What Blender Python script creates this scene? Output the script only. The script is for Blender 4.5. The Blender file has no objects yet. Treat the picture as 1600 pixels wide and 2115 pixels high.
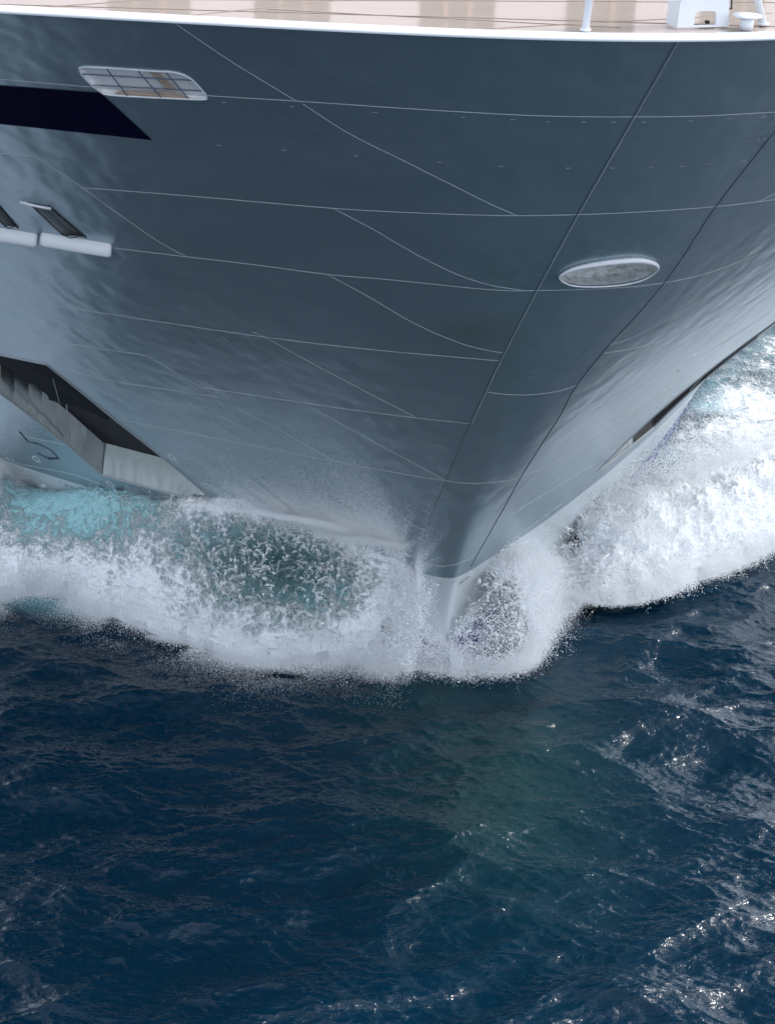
import bpy, math
import numpy as np
from mathutils import Vector, Matrix
D = {'A': [0.5579907534102178, -0.0637481948244618, 0.13893558688544091],
 'B': [0.13392187830006477, -0.1946290430385695, -0.04334738853014721],
 'BULL': [(-1.125, 16.616), (-0.866, 16.859), (-0.196, 17.01), (0.528, 17.003), (1.047, 16.779), (1.13, 16.515), (0.808, 16.282), (0.137, 16.224), (-0.642, 16.277),
          (-1.003, 16.428)],
 'CAM': {'H': 28.7, 'a': 14.448081981275566, 'f': 3524.808505178763, 'p': 0.4675593823569398, 'psi': -0.2789832771975841, 'r': 0.03212054122075943},
 'DARKR': [(6.988, 51.328), (8.178, 52.461), (6.397, 47.595), (11.469, 56.737), (12.783, 57.638), (20.658, 63.624), (16.469, 60.108), (15.636, 52.125), (9.024, 52.894)],
 'DECKPX': {'bays': [(-10.002, 30.597), (-8.904, 30.47), (-8.673, 30.313), (-7.282, 30.151), (-5.703, 29.445), (-4.309, 29.28), (-2.932, 29.117), (-1.6, 28.959), (-0.296, 28.804),
                     (0.294, 28.734)],
            'bollard': [(0.236, 28.653)],
            'brace1': [(-2.807, 28.843)],
            'brace2': [(0.72, 28.951)],
            'mast': [(-1.143, 28.817), (-0.024, 28.772), (-0.74, 28.769), (-0.277, 28.802), (-1.322, 28.838)],
            'railL': [(-12.771, 32.304), (-12.345, 32.258), (-10.48, 32.484)]},
 'DRAFT': [[(-0.959, 3.257), (-0.91, 3.167)], [(-0.808, 3.162), (-0.874, 3.181), (-0.898, 3.279), (-0.837, 3.301), (-0.798, 3.187), (-0.811, 3.076)],
           [(-0.759, 3.286), (-0.71, 3.091)], [(-0.708, 3.282), (-0.629, 3.267), (-0.657, 3.067)], [(-0.551, 3.251), (-0.61, 3.21), (-0.597, 3.109), (-0.521, 3.113)],
           [(-0.289, 3.329), (0.107, 3.393)], [(0.309, 3.191), (0.362, 3.308)], [(0.387, 3.188), (0.459, 3.315), (0.439, 3.221)], [(0.497, 3.228), (0.575, 3.328)],
           [(0.592, 3.254), (0.694, 3.339)]],
 'DRAFT2': [[(-10.891, 3.416), (-10.774, 3.375)], [(-10.73, 3.373), (-10.684, 3.259), (-10.642, 3.371), (-10.596, 3.256)], [(-10.54, 3.377), (-10.494, 3.263)],
            [(-10.453, 3.374), (-10.392, 3.269)]],
 'FAIR': [[(-12.182, 17.525), (-11.756, 17.467), (-10.907, 16.497), (-11.405, 16.504)], [(-13.364, 17.665), (-12.926, 17.526), (-12.369, 16.559), (-12.664, 16.607)]],
 'FOAMR': [(5.343, 49.606), (10.76, 55.748), (17.835, 63.614), (25.572, 71.523), (44.373, 89.543), (27.568, 53.883), (16.871, 50.217), (14.22, 48.898), (11.73, 47.684),
           (9.536, 46.914), (8.235, 46.403), (6.942, 46.279), (5.79, 46.936), (5.292, 47.488)],
 'FRONT3': [(5.292, 47.488), (5.929, 46.837), (6.942, 46.279), (8.235, 46.403), (9.536, 46.914), (11.73, 47.684), (14.22, 48.898), (16.871, 50.217), (21.443, 52.856)],
 'FRONTR': [(0.226, 43.433), (1.256, 43.146), (2.183, 43.027), (2.798, 43.393), (3.274, 44.042), (4.13, 45.257), (5.129, 46.341), (5.929, 46.837)],
 'FRONTW': [(-15.22, 51.443), (-14.129, 51.205), (-13.186, 51.1), (-12.223, 51.192), (-11.132, 50.82), (-10.15, 49.515), (-9.164, 48.495), (-8.081, 47.255), (-6.973, 46.368),
            (-5.757, 45.351), (-4.557, 45.114), (-3.339, 44.933), (-2.18, 44.498), (-1.356, 44.019), (-0.671, 43.633), (-0.015, 43.428), (0.64, 43.224)],
 'HOOD': [[(-12.335, 17.564), (-11.684, 17.447)]],
 'LIP': [[(-11.84, 16.416), (-10.333, 16.293)], [(-13.408, 16.453), (-11.922, 16.345)]],
 'NETWIN': [(-11.292, 21.543), (-10.709, 21.561), (-10.111, 21.556), (-9.686, 21.558), (-9.397, 21.442), (-9.143, 21.166), (-9.033, 21.007), (-9.084, 20.94), (-9.601, 20.914),
            (-10.719, 20.889), (-10.964, 20.977), (-11.2, 21.213), (-11.345, 21.43)],
 'POCKET': [(-12.728, 10.517), (-11.509, 10.495), (-9.489, 8.016), (-6.34, 4.588), (-9.667, 4.552), (-10.678, 5.776), (-12.708, 8.074)],
 'R': [1.9171255088936605, 3.326962626614033, 1.6320726079833436],
 'ROUND': [[(-11.712, 4.399), (-11.655, 4.499), (-11.567, 4.463), (-11.491, 4.294), (-11.475, 4.211), (-11.563, 4.216), (-11.652, 4.252), (-11.712, 4.399)],
           [(-7.967, 6.719), (-7.924, 6.8), (-7.84, 6.755), (-7.757, 6.593), (-7.736, 6.517), (-7.816, 6.534), (-7.9, 6.578), (-7.967, 6.719)],
           [(-7.624, 4.018), (-7.576, 4.099), (-7.491, 4.063), (-7.412, 3.917), (-7.393, 3.847), (-7.476, 3.856), (-7.56, 3.89), (-7.624, 4.018)],
           [(-9.523, 4.198), (-9.471, 4.287), (-9.385, 4.251), (-9.307, 4.096), (-9.289, 4.02), (-9.374, 4.027), (-9.46, 4.062), (-9.523, 4.198)]],
 'S0C': [-0.8224634883405759, 0.8299637320769145, -0.02524983701340772, -8.474434163492816, 36.5702711067477],
 'SEAGREEN': [(0.49, 40.795), (0.089, 37.345), (-0.492, 35.637)],
 'SEAMS': [[(-12.782, 21.082), (-12.343, 21.072), (-11.911, 21.063), (-11.471, 21.054), (-11.013, 21.047), (-10.518, 21.041), (-9.997, 21.037), (-9.484, 21.034), (-9.011, 21.033),
            (-8.595, 21.034), (-8.216, 21.038), (-7.848, 21.041), (-7.467, 21.042), (-7.06, 21.039), (-6.642, 21.034), (-6.23, 21.028), (-5.839, 21.021), (-5.477, 21.016),
            (-5.135, 21.01), (-4.801, 21.004), (-4.461, 20.998), (-4.117, 20.991), (-3.774, 20.983), (-3.424, 20.976), (-3.059, 20.972), (-2.667, 20.973), (-2.253, 20.975),
            (-1.836, 20.976), (-1.436, 20.976), (-1.063, 20.974), (-0.706, 20.97), (-0.351, 20.966), (0.015, 20.963), (0.396, 20.962), (0.786, 20.961), (1.189, 20.958),
            (1.607, 20.947)],
           [(-12.776, 18.997), (-12.535, 19.001), (-12.294, 19.006), (-12.054, 19.01)],
           [(-11.095, 18.17), (-10.55, 18.187), (-10.017, 18.204), (-9.469, 18.219), (-8.88, 18.23), (-8.214, 18.235), (-7.494, 18.234), (-6.784, 18.232), (-6.144, 18.235),
            (-5.592, 18.246), (-5.093, 18.261), (-4.633, 18.278), (-4.196, 18.294), (-3.785, 18.308), (-3.405, 18.322), (-3.047, 18.336), (-2.702, 18.35), (-2.376, 18.366),
            (-2.073, 18.382), (-1.773, 18.399), (-1.457, 18.415), (-1.118, 18.429), (-0.764, 18.441), (-0.398, 18.449), (-0.024, 18.453), (0.363, 18.453), (0.765, 18.446),
            (1.18, 18.434), (1.602, 18.417), (2.025, 18.4), (2.455, 18.38), (2.9, 18.354), (3.371, 18.316)],
           [(-10.277, 16.233), (-9.893, 16.229), (-9.511, 16.225), (-9.132, 16.221), (-8.756, 16.216), (-8.386, 16.213), (-8.021, 16.211), (-7.656, 16.207), (-7.287, 16.198),
            (-6.904, 16.181), (-6.512, 16.158), (-6.129, 16.136), (-5.772, 16.123), (-5.473, 16.122), (-5.214, 16.131), (-4.937, 16.14), (-4.583, 16.143), (-4.093, 16.131),
            (-3.509, 16.106), (-2.929, 16.075), (-2.454, 16.051), (-2.147, 16.042), (-1.946, 16.045), (-1.77, 16.057), (-1.532, 16.072), (-1.197, 16.086), (-0.806, 16.096),
            (-0.396, 16.099), (-0.005, 16.094), (0.351, 16.083), (0.694, 16.067), (1.032, 16.051), (1.376, 16.037), (1.727, 16.028), (2.077, 16.022), (2.426, 16.024),
            (2.768, 16.035), (3.103, 16.066), (3.427, 16.117), (3.733, 16.172), (4.017, 16.218), (4.264, 16.253), (4.478, 16.285), (4.68, 16.316), (4.892, 16.346)],
           [(-11.594, 13.516), (-11.505, 13.526), (-11.452, 13.537), (-11.327, 13.546), (-11.024, 13.553), (-10.461, 13.553), (-9.718, 13.546), (-8.929, 13.534), (-8.225, 13.523),
            (-7.637, 13.514), (-7.095, 13.506), (-6.573, 13.501), (-6.046, 13.502), (-5.518, 13.507), (-4.997, 13.516), (-4.469, 13.528), (-3.918, 13.54), (-3.332, 13.554),
            (-2.719, 13.563), (-2.086, 13.559), (-1.44, 13.53)],
           [(1.201, 13.554), (1.489, 13.531), (1.788, 13.489), (2.114, 13.446), (2.484, 13.418), (2.903, 13.403), (3.365, 13.392), (3.874, 13.398), (4.429, 13.433),
            (5.035, 13.517), (5.689, 13.641), (6.374, 13.78), (7.076, 13.902)],
           [(-12.738, 11.619), (-12.278, 11.671), (-11.822, 11.72), (-11.37, 11.764), (-10.916, 11.802), (-10.459, 11.834), (-10.002, 11.861), (-9.545, 11.884), (-9.093, 11.905)],
           [(-11.456, 10.434), (-11.062, 10.391), (-10.669, 10.342), (-10.277, 10.301), (-9.889, 10.28), (-9.498, 10.285), (-9.106, 10.308), (-8.728, 10.338), (-8.374, 10.362),
            (-8.055, 10.379), (-7.76, 10.396), (-7.476, 10.412), (-7.189, 10.427)],
           [(-7.632, 10.776), (-7.101, 10.792), (-6.576, 10.802), (-6.048, 10.811), (-5.507, 10.821), (-4.941, 10.83), (-4.356, 10.837), (-3.778, 10.843), (-3.232, 10.849),
            (-2.729, 10.859), (-2.252, 10.869), (-1.781, 10.873), (-1.295, 10.858)],
           [(-1.293, 12.252), (-1.167, 12.236), (-1.04, 12.216), (-0.909, 12.196), (-0.773, 12.183), (-0.627, 12.174), (-0.473, 12.167), (-0.315, 12.163), (-0.157, 12.163),
            (0.002, 12.168), (0.164, 12.177), (0.326, 12.188), (0.486, 12.202), (0.638, 12.223), (0.783, 12.251), (0.929, 12.28), (1.082, 12.302)],
           [(1.151, 10.865), (1.502, 10.906), (1.869, 10.922), (2.269, 10.927), (2.72, 10.935), (3.251, 10.944), (3.853, 10.946), (4.481, 10.947), (5.081, 10.956), (5.627, 10.977),
            (6.139, 11.014), (6.629, 11.076), (7.111, 11.175), (7.567, 11.333), (7.981, 11.547), (8.371, 11.786), (8.765, 12.02)],
           [(-9.487, 8.137), (-9.022, 8.167), (-8.59, 8.193), (-8.104, 8.215), (-7.482, 8.233), (-6.647, 8.239), (-5.666, 8.228), (-4.671, 8.205), (-3.786, 8.183), (-3.013, 8.164),
            (-2.292, 8.145), (-1.654, 8.127), (-1.129, 8.111), (-0.76, 8.099), (-0.522, 8.097), (-0.338, 8.11), (-0.124, 8.124), (0.152, 8.108), (0.46, 8.056), (0.799, 7.98),
            (1.159, 7.904), (1.491, 7.854), (1.792, 7.844), (2.123, 7.873), (2.56, 7.93), (3.172, 8.026), (3.914, 8.158), (4.687, 8.299), (5.378, 8.427), (5.929, 8.546),
            (6.39, 8.676), (6.815, 8.812), (7.264, 8.946)],
           [(-7.157, 5.549), (-6.505, 5.604), (-5.859, 5.65), (-5.218, 5.686), (-4.581, 5.707), (-3.911, 5.712), (-3.219, 5.703), (-2.578, 5.685), (-2.056, 5.666), (-1.699, 5.652),
            (-1.46, 5.641), (-1.268, 5.632), (-1.051, 5.619)],
           [(1.094, 5.493), (1.483, 5.548), (1.891, 5.597), (2.292, 5.635), (2.656, 5.659), (2.947, 5.669), (3.185, 5.67), (3.429, 5.665), (3.74, 5.657), (4.15, 5.641),
            (4.631, 5.611), (5.156, 5.564), (5.695, 5.499)],
           [(-0.975, 4.113), (-0.895, 4.099), (-0.816, 4.083), (-0.736, 4.071), (-0.652, 4.069), (-0.562, 4.075), (-0.467, 4.087), (-0.371, 4.107), (-0.277, 4.134),
            (-0.181, 4.169), (-0.08, 4.207), (0.027, 4.235), (0.141, 4.245), (0.258, 4.246), (0.372, 4.246), (0.488, 4.243), (0.61, 4.232)],
           [(-1.234, 3.524), (-1.133, 3.531), (-1.031, 3.538), (-0.93, 3.543), (-0.83, 3.541), (-0.73, 3.529), (-0.629, 3.508), (-0.531, 3.489), (-0.439, 3.479), (-0.352, 3.48),
            (-0.27, 3.488), (-0.19, 3.499), (-0.112, 3.509), (-0.037, 3.511), (0.037, 3.506), (0.118, 3.499), (0.211, 3.497), (0.319, 3.505), (0.436, 3.525), (0.558, 3.548),
            (0.682, 3.563)],
           [(-12.711, 3.543), (-12.494, 3.602), (-12.286, 3.657), (-12.064, 3.714), (-11.81, 3.778), (-11.506, 3.861), (-11.168, 3.956), (-10.824, 4.034), (-10.501, 4.073),
            (-10.2, 4.061), (-9.908, 4.014), (-9.626, 3.953), (-9.354, 3.897), (-9.095, 3.847), (-8.847, 3.795), (-8.605, 3.742), (-8.362, 3.69)],
           [(-12.699, 5.493), (-12.445, 5.538), (-12.193, 5.581), (-11.942, 5.621), (-11.69, 5.657), (-11.437, 5.691), (-11.183, 5.721), (-10.93, 5.749), (-10.678, 5.776)],
           [(-9.857, 22.703), (-9.581, 22.498), (-9.302, 22.29), (-9.017, 22.08), (-8.724, 21.872), (-8.42, 21.668), (-8.108, 21.464), (-7.79, 21.261), (-7.469, 21.054)],
           [(-7.325, 20.982), (-7.089, 20.816), (-6.851, 20.647), (-6.607, 20.48), (-6.353, 20.317), (-6.083, 20.162), (-5.802, 20.013), (-5.516, 19.865), (-5.228, 19.714),
            (-4.929, 19.554), (-4.621, 19.388), (-4.323, 19.228), (-4.054, 19.084), (-3.827, 18.96), (-3.63, 18.852), (-3.45, 18.755), (-3.276, 18.663), (-3.111, 18.58),
            (-2.958, 18.508), (-2.811, 18.439), (-2.659, 18.367)],
           [(-6.163, 18.233), (-5.941, 18.104), (-5.717, 17.975), (-5.492, 17.843), (-5.266, 17.706), (-5.04, 17.559), (-4.814, 17.406), (-4.583, 17.251), (-4.343, 17.098),
            (-4.085, 16.943), (-3.812, 16.784), (-3.543, 16.634), (-3.295, 16.506), (-3.077, 16.407), (-2.878, 16.328), (-2.69, 16.265), (-2.504, 16.21), (-2.322, 16.166),
            (-2.146, 16.135), (-1.973, 16.109), (-1.795, 16.078)],
           [(-5.81, 16.116), (-5.569, 15.967), (-5.327, 15.819), (-5.08, 15.666), (-4.824, 15.501), (-4.555, 15.316), (-4.274, 15.115), (-3.989, 14.916), (-3.707, 14.733),
            (-3.422, 14.568), (-3.132, 14.413), (-2.854, 14.274), (-2.606, 14.158), (-2.393, 14.072), (-2.209, 14.011), (-2.045, 13.966), (-1.894, 13.926), (-1.76, 13.893),
            (-1.646, 13.871), (-1.54, 13.854), (-1.428, 13.834)],
           [(-12.778, 19.801), (-12.605, 19.606), (-12.432, 19.41), (-12.252, 19.212), (-12.054, 19.01), (-11.829, 18.802), (-11.583, 18.589), (-11.333, 18.377), (-11.095, 18.17),
            (-10.875, 17.969), (-10.665, 17.772), (-10.458, 17.578), (-10.246, 17.385), (-10.022, 17.184), (-9.791, 16.98), (-9.567, 16.787), (-9.364, 16.621), (-9.192, 16.494),
            (-9.043, 16.396), (-8.902, 16.309), (-8.756, 16.216)],
           [(-6.938, 13.652), (-6.885, 13.634), (-6.845, 13.627), (-6.779, 13.599), (-6.643, 13.518), (-6.405, 13.358), (-6.093, 13.141), (-5.755, 12.907), (-5.445, 12.696),
            (-5.176, 12.52), (-4.922, 12.359), (-4.672, 12.202), (-4.418, 12.041), (-4.15, 11.87), (-3.875, 11.695), (-3.609, 11.525), (-3.363, 11.371), (-3.15, 11.239),
            (-2.959, 11.125), (-2.777, 11.016), (-2.589, 10.904)],
           [(-9.093, 11.905), (-8.916, 11.757), (-8.738, 11.608), (-8.559, 11.459), (-8.378, 11.315), (-8.186, 11.172), (-7.988, 11.03), (-7.798, 10.896), (-7.632, 10.776),
            (-7.5, 10.675), (-7.391, 10.589), (-7.293, 10.509), (-7.189, 10.427)],
           [(-5.02, 10.687), (-4.751, 10.505), (-4.48, 10.322), (-4.209, 10.139), (-3.935, 9.956), (-3.654, 9.767), (-3.367, 9.574), (-3.088, 9.388), (-2.829, 9.217),
            (-2.6, 9.069), (-2.391, 8.936), (-2.192, 8.81), (-1.99, 8.681), (-1.783, 8.549), (-1.577, 8.418), (-1.371, 8.285), (-1.163, 8.151)],
           [(-6.642, 9.983), (-6.377, 9.825), (-6.112, 9.67), (-5.845, 9.51), (-5.575, 9.341), (-5.29, 9.151), (-4.995, 8.946), (-4.713, 8.748), (-4.469, 8.579), (-4.278, 8.451),
            (-4.125, 8.349), (-3.987, 8.258), (-3.842, 8.161)],
           [(-3.085, 7.139), (-2.867, 6.966), (-2.649, 6.796), (-2.43, 6.624), (-2.207, 6.444), (-1.979, 6.253), (-1.748, 6.055), (-1.515, 5.856), (-1.283, 5.659)],
           [(1.213, 13.872), (1.383, 13.904), (1.557, 13.927), (1.734, 13.957), (1.91, 14.007), (2.078, 14.083), (2.239, 14.177), (2.405, 14.286), (2.588, 14.405), (2.795, 14.536),
            (3.018, 14.681), (3.249, 14.83), (3.477, 14.974)],
           [(2.803, 18.342), (2.943, 18.401), (3.084, 18.46), (3.226, 18.518)],
           [(2.149, 3.927), (2.45, 3.917), (2.756, 3.898), (3.07, 3.882), (3.393, 3.878), (3.727, 3.894), (4.07, 3.924), (4.419, 3.957), (4.776, 3.983)]],
 'STEM_L': [(-1.37, 22.711), (-1.366, 22.301), (-1.366, 21.886), (-1.37, 21.444), (-1.379, 20.952), (-1.394, 20.379), (-1.415, 19.735), (-1.438, 19.063), (-1.457, 18.415),
            (-1.47, 17.816), (-1.477, 17.239), (-1.48, 16.665), (-1.48, 16.073), (-1.478, 15.456), (-1.472, 14.825), (-1.46, 14.182), (-1.44, 13.53), (-1.412, 12.873),
            (-1.377, 12.209), (-1.337, 11.538), (-1.295, 10.858), (-1.252, 10.169), (-1.208, 9.476), (-1.166, 8.787), (-1.129, 8.111), (-1.101, 7.455), (-1.082, 6.821),
            (-1.067, 6.209), (-1.051, 5.619), (-1.03, 5.06), (-1.006, 4.535), (-0.987, 4.029), (-0.981, 3.53)],
 'STEM_R': [(1.93, 20.441), (1.873, 19.944), (1.806, 19.423), (1.742, 18.902), (1.696, 18.403), (1.682, 17.938), (1.693, 17.493), (1.709, 17.064), (1.707, 16.645), (1.679, 16.237),
            (1.638, 15.847), (1.586, 15.472), (1.526, 15.111), (1.452, 14.777), (1.365, 14.471), (1.277, 14.167), (1.202, 13.838), (1.14, 13.467), (1.083, 13.071), (1.04, 12.668),
            (1.018, 12.281), (1.029, 11.922), (1.068, 11.578), (1.116, 11.23), (1.151, 10.865), (1.164, 10.473), (1.166, 10.064), (1.161, 9.657), (1.159, 9.268), (1.159, 8.914),
            (1.156, 8.586), (1.156, 8.257), (1.159, 7.904), (1.169, 7.518), (1.182, 7.116), (1.188, 6.706), (1.178, 6.299), (1.146, 5.886), (1.093, 5.473), (1.025, 5.087),
            (0.951, 4.75), (0.881, 4.472), (0.813, 4.232), (0.743, 4.012), (0.666, 3.793)],
 'STRIPE': [(-10.943, 20.929), (-9.865, 19.772), (-11.291, 19.832), (-12.778, 19.87), (-13.34, 19.898), (-13.904, 19.94), (-13.858, 21.011), (-12.781, 20.93), (-11.889, 20.933)],
 'SYMBOL': [[(-12.122, 5.837), (-11.856, 5.325), (-11.541, 5.366), (-11.18, 5.213), (-10.94, 4.832), (-11.236, 4.613), (-11.572, 4.773)]],
 'TICKS': [[(-4.505, 20.865), (-4.421, 20.87)], [(-3.607, 20.855), (-3.52, 20.859)], [(-2.956, 20.834), (-2.868, 20.837)], [(-2.296, 20.84), (-2.206, 20.842)],
           [(-1.742, 20.847), (-1.649, 20.847)], [(-1.162, 20.845), (-1.067, 20.844)], [(-0.24, 20.857), (-0.138, 20.853)], [(0.581, 20.861), (0.689, 20.854)],
           [(1.35, 20.863), (1.467, 20.852)], [(-4.58, 19.703), (-4.493, 19.71)], [(-3.419, 19.679), (-3.329, 19.684)], [(-2.155, 19.679), (-2.061, 19.681)],
           [(-1.279, 19.686), (-1.181, 19.685)], [(-0.5, 19.693), (-0.396, 19.689)], [(0.176, 19.684), (0.285, 19.677)], [(0.776, 19.69), (0.892, 19.68)],
           [(1.57, 19.686), (1.696, 19.671)], [(-8.746, 20.887), (-8.661, 20.895)], [(-7.538, 20.89), (-7.454, 20.898)], [(-6.057, 20.873), (-5.973, 20.879)],
           [(-8.665, 19.752), (-8.576, 19.762)], [(-7.452, 19.755), (-7.364, 19.764)], [(-6.125, 19.734), (-6.038, 19.743)]],
 'TILEW': [(-13.317, 49.092), (11.573, 43.621)],
 'TOPW': [(-13.341, 2.862), (-12.72, 2.986), (-11.812, 2.37), (-10.763, 2.538), (-9.893, 3.015), (-9.05, 3.432), (-7.66, 3.543), (-6.353, 4.181), (-4.947, 4.614), (-3.923, 4.703),
          (-2.876, 4.538), (-1.961, 4.361), (-1.41, 4.064), (-1.068, 3.411), (-0.588, 2.537), (-0.194, 1.685), (-0.003, 1.116)]}
CAM = D['CAM']
# ------------------------------------------------------------------ camera
sc = bpy.context.scene
cam = bpy.data.cameras.new('camera'); co = bpy.data.objects.new('camera', cam); sc.collection.objects.link(co); sc.camera = co
cam.sensor_fit = 'HORIZONTAL'; cam.sensor_width = 36; cam.lens = CAM['f']/1600*36; cam.clip_start = .5; cam.clip_end = 12000
cp, sp_, cr, sr = math.cos(CAM['p']), math.sin(CAM['p']), math.cos(CAM['r']), math.sin(CAM['r'])
right = Vector((cr, sr*sp_, sr*cp)); up = Vector((-sr, cr*sp_, cr*cp)); fwd = Vector((0, cp, -sp_))
co.matrix_world = Matrix(((right.x, up.x, -fwd.x, 0), (right.y, up.y, -fwd.y, 0), (right.z, up.z, -fwd.z, CAM['H']), (0, 0, 0, 1)))
# ------------------------------------------------------------------ daylight: soft overcast
SUN_EL, SUN_AZ = math.radians(48), math.radians(68)      # azimuth clockwise from +Y (away from the camera)
w = bpy.data.worlds.new('World'); sc.world = w; w.use_nodes = True
sk = w.node_tree.nodes.new('ShaderNodeTexSky'); sk.sky_type = 'NISHITA'; sk.sun_disc = False; sk.sun_elevation = SUN_EL; sk.sun_rotation = SUN_AZ
sk.air_density = 1.; sk.dust_density = 2.; sk.ozone_density = 1.
# thin cloud cover: the sky's colour greyed, with broad brighter and darker banks
wt = w.node_tree; hs_ = wt.nodes.new('ShaderNodeHueSaturation'); hs_.inputs['Saturation'].default_value = .42
tcn = wt.nodes.new('ShaderNodeTexCoord'); cl = wt.nodes.new('ShaderNodeTexNoise'); cl.inputs['Scale'].default_value = 3.; cl.inputs['Detail'].default_value = 5.
mr = wt.nodes.new('ShaderNodeMapRange'); mr.inputs[1].default_value = .35; mr.inputs[2].default_value = .65; mr.inputs[3].default_value = .6; mr.inputs[4].default_value = 1.5
vm = wt.nodes.new('ShaderNodeVectorMath'); vm.operation = 'SCALE'
wt.links.new(sk.outputs[0], hs_.inputs['Color']); wt.links.new(tcn.outputs['Generated'], cl.inputs['Vector']); wt.links.new(cl.outputs['Fac'], mr.inputs[0])
wt.links.new(hs_.outputs[0], vm.inputs[0]); wt.links.new(mr.outputs[0], vm.inputs['Scale']); wt.links.new(vm.outputs[0], wt.nodes['Background'].inputs[0])
w.node_tree.nodes['Background'].inputs[1].default_value = .15
sl = bpy.data.lights.new('sun', 'SUN'); sl.energy = .55; sl.angle = math.radians(4); sl.color = (1., .985, .96)
so_ = bpy.data.objects.new('sun', sl); sc.collection.objects.link(so_)
so_.rotation_euler = Vector((math.sin(SUN_AZ)*math.cos(SUN_EL), math.cos(SUN_AZ)*math.cos(SUN_EL), math.sin(SUN_EL))).to_track_quat('Z', 'Y').to_euler()
sc.view_settings.view_transform = 'Standard'; sc.view_settings.look = 'None'; sc.view_settings.exposure = 1.55; sc.view_settings.gamma = 1.
sc.cycles.max_bounces = 6; sc.cycles.caustics_reflective = False; sc.cycles.caustics_refractive = False; sc.cycles.sample_clamp_indirect = 2.; sc.cycles.use_denoising = True; sc.cycles.denoising_prefilter = 'ACCURATE'
def grid_closed(n, k): return [[i*k+j, i*k+(j+1) % k, (i+1)*k+(j+1) % k, (i+1)*k+j] for i in range(n-1) for j in range(k)]
# ------------------------------------------------------------------ helpers
def mat(name, base=(.5,.5,.5), rough=.5, metal=0., spec=.5, coat=0.):
    m = bpy.data.materials.new(name); m.use_nodes = True
    b = m.node_tree.nodes['Principled BSDF']
    b.inputs['Base Color'].default_value = (*base, 1); b.inputs['Roughness'].default_value = rough
    b.inputs['Metallic'].default_value = metal; b.inputs['Specular IOR Level'].default_value = spec
    b.inputs['Coat Weight'].default_value = coat
    return m
class NT:
    """small wrapper that makes node graphs readable"""
    def __init__(s, m): s.m = m; s.t = m.node_tree; s.b = s.t.nodes['Principled BSDF']
    def n(s, typ, **kw):
        o = s.t.nodes.new('ShaderNode' + typ)
        for k, v in kw.items(): setattr(o, k, v)
        return o
    def l(s, a, b): s.t.links.new(a, b)
    def val(s, sock, v):
        if isinstance(v, bpy.types.NodeSocket): s.l(v, sock)
        else: sock.default_value = v
    def math(s, op, a, b=0., c=0., clamp=False):
        o = s.n('Math', operation=op, use_clamp=clamp)
        s.val(o.inputs[0], a); s.val(o.inputs[1], b)
        if op in ('MULTIPLY_ADD',): s.val(o.inputs[2], c)
        return o.outputs[0]
    def attr(s, name): return s.n('Attribute', attribute_name=name).outputs['Fac']
    def noise(s, vec, scale, detail=4., rough=.5, dist=0., **kw):
        o = s.n('TexNoise', **kw); s.l(vec, o.inputs['Vector']); o.inputs['Scale'].default_value = scale
        o.inputs['Detail'].default_value = detail; o.inputs['Roughness'].default_value = rough
        o.inputs['Distortion'].default_value = dist
        return o.outputs['Fac']
    def pos(s, sc=(1,1,1), rot=(0,0,0), obj=False):
        src = s.n('TexCoord').outputs['Object'] if obj else s.n('NewGeometry').outputs['Position']
        mp = s.n('Mapping'); s.l(src, mp.inputs['Vector']); mp.inputs['Scale'].default_value = sc
        mp.inputs['Rotation'].default_value = rot
        return mp.outputs['Vector']
    def mix(s, f, a, b):
        o = s.n('Mix', data_type='RGBA'); s.val(o.inputs['Factor'], f)
        for k, v in ((6, a), (7, b)):
            if isinstance(v, bpy.types.NodeSocket): s.l(v, o.inputs[k])
            else: o.inputs[k].default_value = (*v, 1)
        return o.outputs[2]
    def ss(s, x, lo, hi):
        o = s.n('MapRange', interpolation_type='SMOOTHSTEP'); s.l(x, o.inputs[0])
        s.val(o.inputs[1], lo); s.val(o.inputs[2], hi); return o.outputs[0]
    def bump(s, h, dist, strength=1., normal=None):
        o = s.n('Bump'); o.inputs['Distance'].default_value = dist; s.val(o.inputs['Strength'], strength)
        s.l(h, o.inputs['Height'])
        if normal: s.l(normal, o.inputs['Normal'])
        return o.outputs[0]

def mesh_obj(name, V, F, m=None, parent=None, smooth=True, attrs=None):
    me = bpy.data.meshes.new(name)
    V = np.asarray(V, np.float32)
    if isinstance(F, np.ndarray):
        k = F.shape[1]
        me.vertices.add(len(V)); me.vertices.foreach_set('co', V.ravel())
        me.loops.add(F.size); me.loops.foreach_set('vertex_index', F.astype(np.int32).ravel())
        me.polygons.add(len(F)); me.polygons.foreach_set('loop_start', np.arange(0, F.size, k, dtype=np.int32))
        me.update(calc_edges=True)
    else:
        me.from_pydata(V.tolist(), [], [list(f) for f in F]); me.update()
    me.polygons.foreach_set('use_smooth', [smooth]*len(me.polygons))
    for k, a in (attrs or {}).items():
        at = me.attributes.new(k, 'FLOAT', 'POINT'); at.data.foreach_set('value', np.asarray(a, np.float32).ravel())
    if m: me.materials.append(m)
    o = bpy.data.objects.new(name, me); bpy.context.collection.objects.link(o)
    if parent: o.parent = parent
    return o
def empty(name, parent=None, loc=(0,0,0)):
    o = bpy.data.objects.new(name, None); bpy.context.collection.objects.link(o); o.location = loc
    if parent: o.parent = parent
    return o
def grid_faces(nu, nv):
    i = np.arange(nu-1)[:, None]*nv + np.arange(nv-1)[None]
    return np.stack([i, i+nv, i+nv+1, i+1], -1).reshape(-1, 4)
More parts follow.
